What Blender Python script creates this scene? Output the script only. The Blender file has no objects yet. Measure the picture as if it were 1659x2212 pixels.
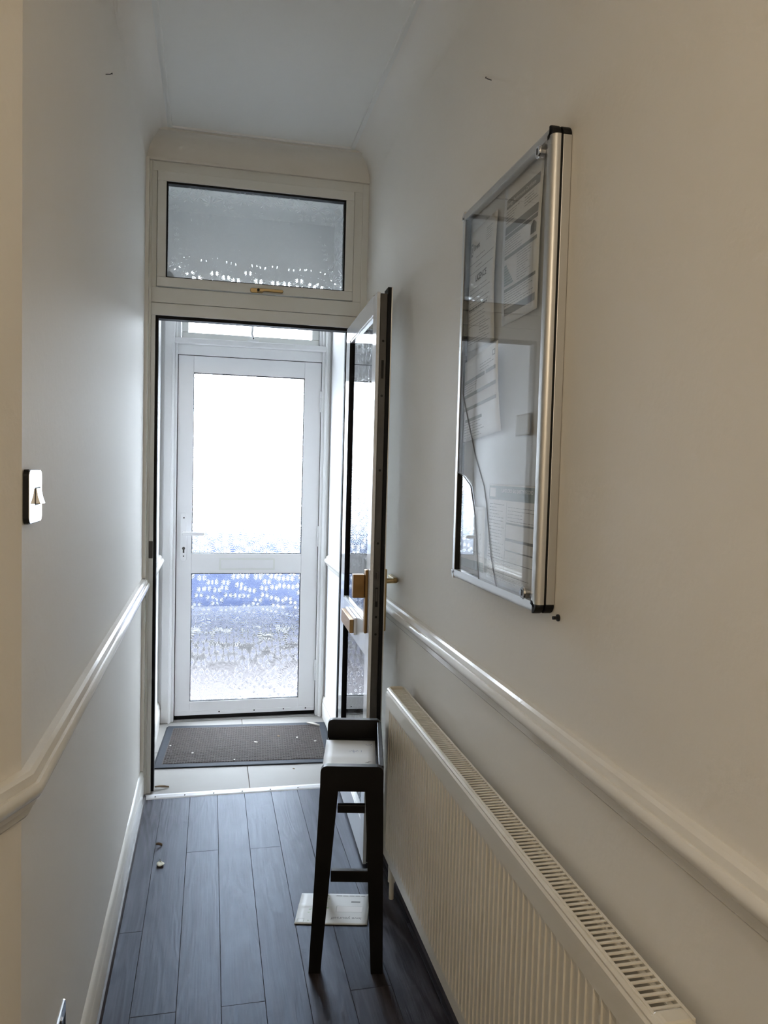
import bpy, math, random
from mathutils import Vector, Matrix
random.seed(7)
sc = bpy.context.scene
COL = sc.collection

# ------------------------------------------------------------------ camera
W, H = 1659, 2212
FPX, YAW, PITCH, ROLL = 1641.95, 0.2241, -0.0519, 0.0265
f = Vector((math.sin(YAW)*math.cos(PITCH), math.cos(YAW)*math.cos(PITCH), math.sin(PITCH)))
r0 = Vector((math.cos(YAW), -math.sin(YAW), 0)); u0 = r0.cross(f)
r = math.cos(ROLL)*r0 + math.sin(ROLL)*u0
u = -math.sin(ROLL)*r0 + math.cos(ROLL)*u0
cam_d = bpy.data.cameras.new('camera'); cam = bpy.data.objects.new('camera', cam_d); COL.objects.link(cam)
cam_d.sensor_fit = 'HORIZONTAL'; cam_d.sensor_width = 36; cam_d.lens = 36*FPX/W
cam_d.clip_start = 0.02
M = Matrix((r, u, -f)).transposed().to_4x4(); M.translation = Vector((0, 0, 1.45))
cam.matrix_world = M
sc.camera = cam

# ------------------------------------------------------------------ sky, exposure
w = bpy.data.worlds.new('overcast_sky'); sc.world = w; w.use_nodes = True
bg = w.node_tree.nodes['Background']
bg.inputs[0].default_value = (0.83, 0.91, 1.02, 1); bg.inputs[1].default_value = 14.0
sc.view_settings.view_transform = 'Standard'; sc.view_settings.look = 'None'
sc.view_settings.exposure = 0.70; sc.view_settings.gamma = 1.0
sc.view_settings.use_curve_mapping = False
sc.cycles.use_denoising = True
sc.cycles.adaptive_threshold = 0.07; sc.cycles.adaptive_min_samples = 32
sc.cycles.max_bounces = 8; sc.cycles.diffuse_bounces = 5; sc.cycles.glossy_bounces = 4
sc.cycles.transmission_bounces = 6; sc.cycles.transparent_max_bounces = 24
sc.cycles.sample_clamp_indirect = 8
pd = bpy.data.lights.new('daylight_portal', 'AREA'); pd.shape = 'RECTANGLE'; pd.size = 0.86; pd.size_y = 2.6
pd.cycles.is_portal = True
po = bpy.data.objects.new('daylight_portal', pd); COL.objects.link(po)
po.location = (0.212, 4.62, 1.3); po.rotation_euler = (-math.pi/2, 0, 0)

# ------------------------------------------------------------------ materials
MATS = {}
def nt(name):
    m = bpy.data.materials.new(name); m.use_nodes = True
    MATS[name] = m
    return m, m.node_tree.nodes, m.node_tree.links, m.node_tree.nodes['Principled BSDF']
def mat(name, col, rough=0.5, metal=0.0, spec=0.5, bump=0.0, bscale=60, var=0.0, vscale=4, coat=0.0):
    m, N, L, P = nt(name)
    P.inputs['Base Color'].default_value = (*col, 1); P.inputs['Roughness'].default_value = rough
    P.inputs['Metallic'].default_value = metal; P.inputs['Specular IOR Level'].default_value = spec
    P.inputs['Coat Weight'].default_value = coat
    if bump or var:
        tc = N.new('ShaderNodeTexCoord')
    if var:
        n = N.new('ShaderNodeTexNoise'); n.inputs['Scale'].default_value = vscale; n.inputs['Detail'].default_value = 4
        L.new(tc.outputs['Object'], n.inputs['Vector'])
        mx = N.new('ShaderNodeMix'); mx.data_type = 'RGBA'
        mx.inputs[6].default_value = (*[c*(1-var) for c in col], 1); mx.inputs[7].default_value = (*[min(1, c*(1+var)) for c in col], 1)
        L.new(n.outputs['Fac'], mx.inputs[0]); L.new(mx.outputs[2], P.inputs['Base Color'])
    if bump:
        n = N.new('ShaderNodeTexNoise'); n.inputs['Scale'].default_value = bscale; n.inputs['Detail'].default_value = 3
        L.new(tc.outputs['Object'], n.inputs['Vector'])
        b = N.new('ShaderNodeBump'); b.inputs['Strength'].default_value = 1; b.inputs['Distance'].default_value = bump
        L.new(n.outputs['Fac'], b.inputs['Height']); L.new(b.outputs['Normal'], P.inputs['Normal'])
    return m

mat('wall_paint', (0.815, 0.788, 0.735), 0.6, spec=0.35, bump=0.0006, bscale=55, var=0.03, vscale=2.5)
mat('ceiling_paint', (0.82, 0.82, 0.79), 0.6, bump=0.0004, bscale=40)
mat('cornice_paint', (0.70, 0.68, 0.63), 0.55, bump=0.0006, bscale=30, var=0.04)
mat('porch_paint', (0.80, 0.80, 0.80), 0.75, spec=0.25, bump=0.0012, bscale=28, var=0.04, vscale=6)
mat('gloss_paint', (0.80, 0.78, 0.73), 0.15, bump=0.0004, bscale=35, var=0.03, vscale=8)
mat('frame_white', (0.74, 0.75, 0.72), 0.35)
mat('door_white', (0.80, 0.80, 0.81), 0.3)
mat('leaf_white', (0.78, 0.79, 0.80), 0.09)
mat('gasket', (0.006, 0.006, 0.007), 0.6, spec=0.2)
mat('aluminium', (0.62, 0.61, 0.58), 0.38, metal=1, var=0.12, vscale=12)
mat('lock_rail', (0.085, 0.082, 0.078), 0.5, metal=0.6, var=0.3, vscale=14)
mat('silver', (0.62, 0.615, 0.60), 0.42, metal=1)
mat('chrome', (0.86, 0.86, 0.87), 0.06, metal=1)
mat('brass', (0.40, 0.30, 0.155), 0.32, metal=1)
mat('bronze', (0.30, 0.18, 0.075), 0.4, metal=1)
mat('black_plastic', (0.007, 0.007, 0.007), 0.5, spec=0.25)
mat('dark_metal', (0.03, 0.03, 0.03), 0.5, metal=0.5)
mat('radiator', (0.74, 0.70, 0.61), 0.28)
mat('radiator_inside', (0.13, 0.11, 0.085), 0.6)
mat('stool_wood', (0.005, 0.004, 0.0035), 0.42, spec=0.3, bump=0.0003, bscale=40)
mat('paper', (0.88, 0.88, 0.88), 0.5)
mat('envelope', (0.78, 0.80, 0.80), 0.45)
mat('ink', (0.09, 0.09, 0.10), 0.6)
mat('ink_soft', (0.30, 0.31, 0.32), 0.6)
mat('ink_teal', (0.33, 0.40, 0.42), 0.6)
mat('ink_green', (0.36, 0.52, 0.34), 0.6)
mat('ink_blue', (0.20, 0.24, 0.40), 0.6)
mat('card', (0.52, 0.50, 0.44), 0.6)
mat('board_back', (0.66, 0.67, 0.68), 0.35)
mat('rubber', (0.028, 0.033, 0.042), 0.7, spec=0.2, bump=0.0005, bscale=80)
mat('mat_pile', (0.052, 0.041, 0.038), 0.85, var=0.45, vscale=60)
mat('tile', (0.25, 0.237, 0.225), 0.6, spec=0.2, var=0.05, vscale=9)
mat('grout', (0.16, 0.12, 0.09), 0.8)
mat('subfloor', (0.01, 0.009, 0.008), 0.8)
mat('beading', (0.05, 0.042, 0.045), 0.5, spec=0.3)
mat('strip', (0.78, 0.79, 0.82), 0.25)
mat('leaf_pale', (0.46, 0.43, 0.33), 0.7, var=0.3, vscale=60)
mat('leaf_brown', (0.16, 0.10, 0.05), 0.7, var=0.4, vscale=60)
mat('crumb', (0.50, 0.47, 0.42), 0.8)
mat('car_blue', (0.016, 0.025, 0.060), 0.4)
mat('car_glass', (0.3, 0.33, 0.36), 0.08)
mat('tyre', (0.03, 0.03, 0.035), 0.7)
mat('paving', (0.034, 0.030, 0.030), 0.6, bump=0.002, bscale=30, var=0.2, vscale=3)
mat('brick_path', (0.030, 0.0235, 0.025), 0.7, bump=0.002, bscale=30, var=0.15)
mat('render_white', (0.82, 0.82, 0.80), 0.8)
mat('lamp_shade', (0.85, 0.78, 0.65), 0.7)

def wood():
    m, N, L, P = nt('laminate')
    tc = N.new('ShaderNodeTexCoord'); oi = N.new('ShaderNodeObjectInfo')
    off = N.new('ShaderNodeVectorMath'); off.operation = 'MULTIPLY_ADD'
    cb = N.new('ShaderNodeCombineXYZ')
    L.new(oi.outputs['Random'], cb.inputs[0]); L.new(oi.outputs['Random'], cb.inputs[1]); L.new(oi.outputs['Random'], cb.inputs[2])
    L.new(cb.outputs[0], off.inputs[0]); off.inputs[1].default_value = (7, 13, 5); L.new(tc.outputs['Object'], off.inputs[2])
    mp = N.new('ShaderNodeMapping'); mp.inputs['Scale'].default_value = (9, 1.0, 9); L.new(off.outputs[0], mp.inputs['Vector'])
    n1 = N.new('ShaderNodeTexNoise'); n1.inputs['Scale'].default_value = 1.1; n1.inputs['Detail'].default_value = 2; n1.inputs['Distortion'].default_value = 0.4
    L.new(mp.outputs[0], n1.inputs['Vector'])
    mul = N.new('ShaderNodeMath'); mul.operation = 'MULTIPLY'; mul.inputs[1].default_value = 60
    L.new(n1.outputs['Fac'], mul.inputs[0])
    sn = N.new('ShaderNodeMath'); sn.operation = 'SINE'; L.new(mul.outputs[0], sn.inputs[0])
    mp2 = N.new('ShaderNodeMapping'); mp2.inputs['Scale'].default_value = (160, 6, 160); L.new(off.outputs[0], mp2.inputs['Vector'])
    n2 = N.new('ShaderNodeTexNoise'); n2.inputs['Scale'].default_value = 1; n2.inputs['Detail'].default_value = 3; L.new(mp2.outputs[0], n2.inputs['Vector'])
    ad = N.new('ShaderNodeMath'); ad.operation = 'MULTIPLY_ADD'; ad.inputs[1].default_value = 0.20; L.new(sn.outputs[0], ad.inputs[0]); L.new(n2.outputs['Fac'], ad.inputs[2])
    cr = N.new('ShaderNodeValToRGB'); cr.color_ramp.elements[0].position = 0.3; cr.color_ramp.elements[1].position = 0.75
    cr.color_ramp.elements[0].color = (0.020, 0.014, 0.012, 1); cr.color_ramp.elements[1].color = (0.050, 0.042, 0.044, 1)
    L.new(ad.outputs[0], cr.inputs[0])
    hv = N.new('ShaderNodeHueSaturation'); vm = N.new('ShaderNodeMath'); vm.operation = 'MULTIPLY_ADD'; vm.inputs[1].default_value = 0.5; vm.inputs[2].default_value = 0.75
    L.new(oi.outputs['Random'], vm.inputs[0]); L.new(vm.outputs[0], hv.inputs['Value']); L.new(cr.outputs[0], hv.inputs['Color'])
    L.new(hv.outputs[0], P.inputs['Base Color'])
    P.inputs['Specular IOR Level'].default_value = 0.30; P.inputs['Specular Tint'].default_value = (0.33, 0.60, 1.0, 1)  # blue of the sky's reflection put into the tint, slightly into the ramp too
    rr = N.new('ShaderNodeMath'); rr.operation = 'MULTIPLY_ADD'; rr.inputs[1].default_value = 0.08; rr.inputs[2].default_value = 0.43
    L.new(ad.outputs[0], rr.inputs[0]); L.new(rr.outputs[0], P.inputs['Roughness'])
    b = N.new('ShaderNodeBump'); b.inputs['Strength'].default_value = 0.5; b.inputs['Distance'].default_value = 0.0006
    L.new(ad.outputs[0], b.inputs['Height']); L.new(b.outputs[0], P.inputs['Normal'])
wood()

def fresnel(N, L):
    fr = N.new('ShaderNodeFresnel'); g = N.new('ShaderNodeNewGeometry'); mx = N.new('ShaderNodeMix')
    mx.inputs[2].default_value = 1.48; mx.inputs[3].default_value = 1/1.48
    L.new(g.outputs['Backfacing'], mx.inputs[0]); L.new(mx.outputs[0], fr.inputs['IOR'])
    return fr
def clear_glass(name, tint):
    m, N, L, P = nt(name); N.remove(P); out = N['Material Output']
    fr = fresnel(N, L); t = N.new('ShaderNodeBsdfTransparent'); t.inputs[0].default_value = (*tint, 1)
    g = N.new('ShaderNodeBsdfGlossy'); g.inputs['Roughness'].default_value = 0.0
    mx = N.new('ShaderNodeMixShader'); L.new(fr.outputs[0], mx.inputs[0]); L.new(t.outputs[0], mx.inputs[1]); L.new(g.outputs[0], mx.inputs[2])
    L.new(mx.outputs[0], out.inputs[0])
clear_glass('glass_smooth', (0.97, 0.98, 0.98)); clear_glass('acrylic', (0.96, 0.965, 0.965))
def flower_glass(name, depth, blend):
    m, N, L, P = nt(name); N.remove(P); out = N['Material Output']
    tc = N.new('ShaderNodeTexCoord'); sx = N.new('ShaderNodeSeparateXYZ'); L.new(tc.outputs['Object'], sx.inputs[0])
    cx = N.new('ShaderNodeCombineXYZ'); L.new(sx.outputs[0], cx.inputs[0]); L.new(sx.outputs[2], cx.inputs[1])
    S = 19.0
    v = N.new('ShaderNodeTexVoronoi'); v.voronoi_dimensions = '2D'; v.feature = 'F1'
    v.inputs['Scale'].default_value = S; v.inputs['Randomness'].default_value = 0.85
    L.new(cx.outputs[0], v.inputs['Vector'])
    d = N.new('ShaderNodeVectorMath'); d.operation = 'SUBTRACT'; L.new(cx.outputs[0], d.inputs[0]); L.new(v.outputs['Position'], d.inputs[1])
    ds = N.new('ShaderNodeSeparateXYZ'); L.new(d.outputs[0], ds.inputs[0])
    at = N.new('ShaderNodeMath'); at.operation = 'ARCTAN2'; L.new(ds.outputs[1], at.inputs[0]); L.new(ds.outputs[0], at.inputs[1])
    ml = N.new('ShaderNodeMath'); ml.operation = 'MULTIPLY'; ml.inputs[1].default_value = 15; L.new(at.outputs[0], ml.inputs[0])
    sn = N.new('ShaderNodeMath'); sn.operation = 'SINE'; L.new(ml.outputs[0], sn.inputs[0])
    mr = N.new('ShaderNodeMapRange'); mr.interpolation_type = 'SMOOTHSTEP'
    mr.inputs[1].default_value = 0.08; mr.inputs[2].default_value = 0.85; mr.inputs[3].default_value = 1; mr.inputs[4].default_value = 0.0
    L.new(v.outputs['Distance'], mr.inputs[0])
    hh = N.new('ShaderNodeMath'); hh.operation = 'MULTIPLY'; L.new(sn.outputs[0], hh.inputs[0]); L.new(mr.outputs[0], hh.inputs[1])
    mc = N.new('ShaderNodeMapRange'); mc.interpolation_type = 'SMOOTHSTEP'; mc.inputs[1].default_value = 0.06; mc.inputs[2].default_value = 0.24
    L.new(v.outputs['Distance'], mc.inputs[0])
    h2 = N.new('ShaderNodeMath'); h2.operation = 'MULTIPLY'; L.new(hh.outputs[0], h2.inputs[0]); L.new(mc.outputs[0], h2.inputs[1]); hh = h2
    nz = N.new('ShaderNodeTexNoise'); nz.inputs['Scale'].default_value = 70; nz.inputs['Detail'].default_value = 2; L.new(cx.outputs[0], nz.inputs['Vector'])
    ha = N.new('ShaderNodeMath'); ha.operation = 'MULTIPLY_ADD'; ha.inputs[1].default_value = 1.6; L.new(nz.outputs['Fac'], ha.inputs[0]); L.new(hh.outputs[0], ha.inputs[2])
    b = N.new('ShaderNodeBump'); b.inputs['Strength'].default_value = 1.0; b.inputs['Distance'].default_value = depth
    L.new(ha.outputs[0], b.inputs['Height'])
    rf = N.new('ShaderNodeBsdfRefraction'); rf.inputs['IOR'].default_value = 1.35; rf.inputs['Roughness'].default_value = 0.10
    rf.inputs['Color'].default_value = (0.95, 0.97, 0.98, 1)
    L.new(b.outputs[0], rf.inputs['Normal'])
    t = N.new('ShaderNodeBsdfTransparent'); t.inputs[0].default_value = (0.93, 0.95, 0.96, 1)
    m1 = N.new('ShaderNodeMixShader'); m1.inputs[0].default_value = blend
    L.new(t.outputs[0], m1.inputs[1]); L.new(rf.outputs[0], m1.inputs[2])
    fr = fresnel(N, L); L.new(b.outputs[0], fr.inputs['Normal'])
    g = N.new('ShaderNodeBsdfGlossy'); g.inputs['Roughness'].default_value = 0.08; L.new(b.outputs[0], g.inputs['Normal'])
    m2 = N.new('ShaderNodeMixShader'); L.new(fr.outputs[0], m2.inputs[0]); L.new(m1.outputs[0], m2.inputs[1]); L.new(g.outputs[0], m2.inputs[2])
    L.new(m2.outputs[0], out.inputs[0])
flower_glass('glass_flower', 0.0018, 0.78); flower_glass('glass_flower_fine', 0.0006, 0.7)

# ------------------------------------------------------------------ mesh helpers
class MB:
    def __init__(s): s.v = []; s.f = []; s.mi = []
    def add(s, vs, fs, mi=0):
        o = len(s.v); s.v += [tuple(p) for p in vs]; s.f += [tuple(i+o for i in q) for q in fs]; s.mi += [mi]*len(fs); return s
    def box(s, x0, x1, y0, y1, z0, z1, mi=0):
        vs = [(x, y, z) for z in (z0, z1) for y in (y0, y1) for x in (x0, x1)]
        return s.add(vs, [(0, 2, 3, 1), (4, 5, 7, 6), (0, 1, 5, 4), (2, 6, 7, 3), (0, 4, 6, 2), (1, 3, 7, 5)], mi)
    def prism(s, poly, ax, a, b, mi=0):
        # poly: 2D points in the two other axes (in xyz order), extruded along ax from a to b
        n = len(poly)
        def P(p, t):
            q = list(p); q.insert(ax, t); return q
        vs = [P(p, a) for p in poly] + [P(p, b) for p in poly]
        fs = [tuple(range(n)), tuple(range(2*n-1, n-1, -1))] + [(i, i+n, (i+1) % n+n, (i+1) % n) for i in range(n)]
        return s.add(vs, fs, mi)
    def cyl(s, p0, p1, ra, rb=None, n=16, mi=0):
        rb = ra if rb is None else rb
        p0 = Vector(p0); p1 = Vector(p1); d = (p1-p0).normalized()
        a = d.orthogonal().normalized(); b = d.cross(a)
        vs = []
        for p, rr in ((p0, ra), (p1, rb)):
            for i in range(n):
                t = 2*math.pi*i/n; vs.append(p + a*math.cos(t)*rr + b*math.sin(t)*rr)
        fs = [tuple(range(n-1, -1, -1)), tuple(range(n, 2*n))] + [(i, (i+1) % n, (i+1) % n+n, i+n) for i in range(n)]
        return s.add(vs, fs, mi)
    def tube(s, pts, rad, n=10, mi=0):
        for a, b in zip(pts[:-1], pts[1:]): s.cyl(a, b, rad, n=n, mi=mi)
        return s
    def sweep(s, path, prof, side=1, mi=0):
        # path: plan points; prof: (offset from path to its right * side, z)
        P = [Vector(p) for p in path]; n = len(prof); rings = []
        for i, p in enumerate(P):
            ds = []
            if i > 0: ds.append((P[i]-P[i-1]).normalized())
            if i < len(P)-1: ds.append((P[i+1]-P[i]).normalized())
            ns = [Vector((q.y, -q.x)) for q in ds]
            if len(ns) == 1: m = ns[0]
            else:
                m = (ns[0]+ns[1]).normalized(); m = m / max(0.3, m.dot(ns[0]))
            rings.append([(p.x+m.x*d*side, p.y+m.y*d*side, z) for d, z in prof])
        vs = [q for ring in rings for q in ring]; fs = []
        for i in range(len(P)-1):
            for k in range(n):
                a = i*n+k; b = i*n+(k+1) % n; fs.append((a, b, b+n, a+n))
        fs.append(tuple(range(n))); fs.append(tuple(range((len(P)-1)*n+n-1, (len(P)-1)*n-1, -1)))
        return s.add(vs, fs, mi)
    def build(s, name, m, parent=None, bevel=0, smooth=False, loc=None):
        me = bpy.data.meshes.new(name); me.from_pydata(s.v, [], s.f)
        for x in ([m] if isinstance(m, str) else m): me.materials.append(MATS[x])
        me.polygons.foreach_set('material_index', s.mi)
        import bmesh
        bm = bmesh.new(); bm.from_mesh(me); bmesh.ops.recalc_face_normals(bm, faces=bm.faces); bm.to_mesh(me); bm.free()
        if smooth:
            for p in me.polygons: p.use_smooth = True
            me.set_sharp_from_angle(angle=math.radians(32))
        me.update()
        o = bpy.data.objects.new(name, me); COL.objects.link(o)
        if parent: o.parent = parent
        if loc: o.location = loc
        if bevel:
            b = o.modifiers.new('bevel', 'BEVEL'); b.width = bevel; b.segments = 2; b.limit_method = 'ANGLE'; b.angle_limit = math.radians(35)
        return o
def tag(o, label, cat, group=None, kind=None):
    o['label'] = label; o['category'] = cat
    if group: o['group'] = group
    if kind: o['kind'] = kind
    return o
def empty(name, loc=(0, 0, 0), rz=0):
    o = bpy.data.objects.new(name, None); COL.objects.link(o); o.location = loc; o.rotation_euler = (0, 0, rz); o.empty_display_size = 0.05
    return o
def copy(o, loc=None, parent='same'):
    c = o.copy(); COL.objects.link(c)
    if loc is not None: c.location = loc
    if parent != 'same': c.parent = parent
    return c
def rrect(w_, h_, rad, n=5, cx=0, cy=0):
    pts = []
    for k, (sx, sy) in enumerate(((1, 1), (-1, 1), (-1, -1), (1, -1))):
        for i in range(n+1):
            t = math.pi/2*(k + i/n)
            pts.append((cx+sx*(w_/2-rad)+rad*math.cos(t), cy+sy*(h_/2-rad)+rad*math.sin(t)))
    return pts
ST = 'structure'
XL, XR, CE = -0.285, 0.675, 2.85
CX, CY = XL, 1.267                      # outer corner of the left wall
SX, SY = CX-0.42*1.4, CY-1.4            # where the splayed wall ends
BY = -2.6

# ------------------------------------------------------------------ shell
tag(MB().box(XL-0.14, XL, CY+0.0, 4.62, -0.1, CE+0.1).build('wall_left', 'wall_paint'),
    'cream painted left wall of the hallway with the light switch', 'wall', kind=ST)
tag(MB().prism([(CX, CY), (SX, SY), (SX-0.12, SY), (CX-0.13, CY)], 2, -0.1, CE+0.1).build('wall_left_near', 'wall_paint'),
    'warm lit strip of splayed wall at the far left edge of the picture', 'wall', kind=ST)
tag(MB().box(SX-0.12, SX, BY, SY, -0.1, CE+0.1).build('wall_left_rear', 'wall_paint'),
    'cream painted wall behind the viewer on the left side', 'wall', kind=ST)
tag(MB().box(XR, XR+0.14, BY, 4.62, -0.1, CE+0.1).build('wall_right', 'wall_paint'),
    'cream painted right wall carrying the noticeboard and the radiator', 'wall', kind=ST)
tag(MB().box(SX-0.12, XR+0.14, BY-0.12, BY, -0.1, CE+0.1).build('wall_rear', 'wall_paint'),
    'cream painted wall closing the hallway behind the viewer', 'wall', kind=ST)
tag(MB().box(SX-0.12, XR+0.14, BY-0.12, 4.62, CE, CE+0.1).build('ceiling', 'ceiling_paint'),
    'pale plain ceiling above the narrow hallway', 'ceiling', kind=ST)
tag(MB().box(XL, XR, 3.43, 3.53, 2.745, CE).build('wall_end', 'cornice_paint'),
    'short band of plaster above the hinged top window', 'wall', kind=ST)
wf = MB().box(XL, -0.206, 4.40, 4.60, -0.1, CE).box(0.632, XR, 4.40, 4.60, -0.1, CE).box(-0.206, 0.632, 4.40, 4.60, 2.41, CE)
tag(wf.build('wall_front', 'porch_paint'), 'white painted wall around the front door in the porch', 'wall', kind=ST)
# porch lining, brighter white paint than the hall
tag(MB().box(XL, XL+0.006, 3.51, 4.40, 0.0, CE).build('trim_porch_left', 'porch_paint'), 'white painted left side of the porch beyond the inner frame', 'wall lining', kind=ST)
tag(MB().box(XR-0.006, XR, 3.51, 4.40, 0.0, CE).build('trim_porch_right', 'porch_paint'), 'white painted right side of the porch beside the open door', 'wall lining', kind=ST)

# cornice and ceiling bead
prof = [(0, 2.742), (0.014, 2.742), (0.018, 2.752)]
for i in range(7):
    t = math.pi/2*i/6
    prof.append((0.018+0.068*(1-math.cos(t)), 2.755+0.085*math.sin(t)))
prof += [(0.088, CE), (0, CE)]
loop = [(SX, SY), (CX, CY), (XL, 3.43), (XR, 3.43), (XR, BY)]
sprof = [(0, 2.73)] + [(0.088*(1-math.cos(math.pi/2*i/8)), 2.73+0.12*math.sin(math.pi/2*i/8)) for i in range(1, 9)] + [(0, CE)]
cor = MB().sweep([(SX, SY), (CX, CY), (XL, 3.43)], sprof).build('trim_1', 'wall_paint', smooth=True)
cor2 = MB().sweep([(XR, 3.43), (XR, BY)], sprof).build('cove', 'wall_paint', cor, smooth=True)
endc = MB().sweep([(XL, 3.43), (XR, 3.43)], prof).build('end_cove', 'cornice_paint', cor, smooth=True)
tag(cor, 'curved plaster cornice where hallway walls meet the ceiling', 'cornice', kind=ST)
bead = MB().sweep(loop, [(0.098, CE+0.001), (0.099, CE-0.006), (0.107, CE-0.006), (0.109, CE+0.001)]).build('bead', 'ceiling_paint', cor)

# dado rails
dprof = [(0, .968), (.013, .967), (.019, .962), (.0215, .954), (.022, .949), (.0275, .949), (.031, .944), (.0325, .937), (.031, .930), (.027, .925), (.0215, .924), (.020, .913), (.012, .907), (.011, .897), (.006, .891), (0, .888)]
tag(MB().sweep([(SX, SY), (CX, CY), (XL, 3.405)], dprof).build('trim_2', 'gloss_paint', smooth=True),
    'glossy cream dado rail along the left wall below the light switch', 'dado rail', kind=ST)
tag(MB().sweep([(XR, 3.40), (XR, BY)], dprof).build('trim_3', 'gloss_paint', smooth=True),
    'glossy cream dado rail along the right wall above the radiator', 'dado rail', kind=ST)
tag(MB().sweep([(XL+.006, 3.53), (XL+.006, 4.30)], dprof).build('trim_4', 'gloss_paint', smooth=True),
    'short white dado rail on the left side of the porch', 'dado rail', kind=ST)
tag(MB().sweep([(XR-.006, 4.30), (XR-.006, 3.53)], dprof).build('trim_5', 'gloss_paint', smooth=True),
    'short white dado rail on the right side of the porch', 'dado rail', kind=ST)
# baseboards
bprof = [(0, 0), (.016, 0), (.016, .085), (.012, .092), (.014, .100), (.010, .112), (.006, .120), (0, .125)]
bl = tag(MB().sweep([(SX, SY), (CX, CY), (XL, 3.41)], bprof).build('baseboard_left', 'gloss_paint', smooth=True),
    'moulded white skirting board along the left wall', 'skirting board', kind=ST)
MB().sweep([(SX, SY), (CX, CY), (XL, 3.40)], [(.016, 0), (.027, 0), (.026, .008), (.022, .014), (.016, .016)]).build('beading', 'beading', bl, smooth=True)
br_ = tag(MB().sweep([(XR, 3.41), (XR, BY)], bprof).build('baseboard_right', 'gloss_paint', smooth=True),
    'white skirting board behind and below the radiator', 'skirting board', kind=ST)
MB().sweep([(XR, 3.40), (XR, BY)], [(.016, 0), (.027, 0), (.026, .008), (.022, .014), (.016, .016)]).build('beading', 'beading', br_, smooth=True)
tag(MB().sweep([(XL+.006, 3.53), (XL+.006, 4.40)], bprof).build('baseboard_porch_left', 'gloss_paint', smooth=True), 'white skirting board on the left side of the porch', 'skirting board', kind=ST)
tag(MB().sweep([(XR-.006, 4.40), (XR-.006, 3.53)], bprof).build('baseboard_porch_right', 'gloss_paint', smooth=True), 'white skirting board on the right side of the porch', 'skirting board', kind=ST)
# narrow cover strip between left wall and inner frame
tag(MB().sweep([(XL, 3.385), (XL, 3.43)], [(0, .125), (.014, .125), (.014, .885), (0, .885)]).sweep([(XL, 3.385), (XL, 3.43)], [(0, .97), (.014, .97), (.014, 2.74), (0, 2.74)]).build('trim_6', 'gloss_paint'),
    'narrow upright cover strip where the left wall meets the inner frame', 'trim', kind=ST)

# ------------------------------------------------------------------ floor: planks and tiles
fl = tag(MB().box(SX-0.12, XR, BY, 3.40, -0.10, -0.009).build('floor', 'subfloor'), 'dark wood-effect laminate floor running towards the doors', 'floor', kind=ST)
PW = 0.118; X0 = -0.190
def plank(x0, x1, y0, y1):
    g = 0.0003; c = 0.0008
    a, b, d, e = x0+g-(x0+x1)/2, x1-g-(x0+x1)/2, y0+g-(y0+y1)/2, y1-g-(y0+y1)/2
    vs = [(a, d, -.009), (b, d, -.009), (b, e, -.009), (a, e, -.009), (a, d, -c), (b, d, -c), (b, e, -c), (a, e, -c),
          (a+c, d+c, 0), (b-c, d+c, 0), (b-c, e-c, 0), (a+c, e-c, 0)]
    fs = [(0, 3, 2, 1), (8, 9, 10, 11)]
    for k in range(4):
        q = (k+1) % 4
        fs += [(k, q, q+4, k+4), (k+4, q+4, q+8, k+8)]
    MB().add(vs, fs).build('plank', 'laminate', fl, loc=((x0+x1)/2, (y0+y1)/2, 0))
cuts = {-1: [2.404], 0: [2.02], 1: [2.882], 2: [2.018], 3: [2.870], 4: [], 5: [2.017, ], 6: [2.62], 7: [2.3]}
for c in range(-6, 8):
    xa, xb = X0+(c)*PW, X0+(c+1)*PW
    if c == -1: xa, xb = X0-PW, X0
    lo = BY; xa = max(xa, SX); xb = min(xb, XR)
    hi = 3.395
    if xb <= XL+0.0: hi = CY-(XL-xb)/0.42*1.0
    elif xa < XL: xa = XL
    base = cuts.get(c, [1.7+0.2*(c % 3)])
    ys = [hi]
    b0 = list(base)
    y = min(b0) if b0 else 1.55
    for t in sorted(b0, reverse=True):
        if t < hi-0.1: ys.append(t)
    if not b0: y = 1.6; ys.append(1.6) if hi > 1.7 else None
    while y-1.21 > lo+0.1:
        y -= 1.21
        if y < hi-0.1: ys.append(y)
    ys.append(lo)
    if xb-xa < 0.01: continue
    for a, b in zip(ys[:-1], ys[1:]):
        if a-b > 0.02: plank(xa, xb, b, a)
pf = tag(MB().box(XL, XR, 3.40, 4.62, -0.10, -0.004).build('floor_porch', 'grout'), 'pale tiled porch floor under the doormat', 'floor', kind=ST)
TX = [XL, 0.190, XR]; TY = [3.405, 3.93, 4.395]
for i in range(2):
    for j in range(2):
        MB().box(TX[i]+.0015, TX[i+1]-.0015, TY[j]+.0015, TY[j+1]-.0015, -.004, .004).build('tile', 'tile', pf, bevel=.0012)
MB().box(-.20, .63, 4.40, 4.46, -.004, .005).build('doorstep', 'tile', pf)
th = tag(MB().prism([(3.378, 0), (3.418, 0.0), (3.418, .006), (3.412, .008), (3.400, .0085), (3.384, .004)], 0, -.272, XR-.02).build('trim_7', 'strip'),
    'white metal threshold strip between laminate planks and porch tiles', 'threshold strip', kind=ST)
for k in range(7):
    MB().cyl((-.22+.125*k, 3.391, .005), (-.22+.125*k, 3.391, .0075), .003, n=10).build('screw', 'dark_metal', th)

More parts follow.
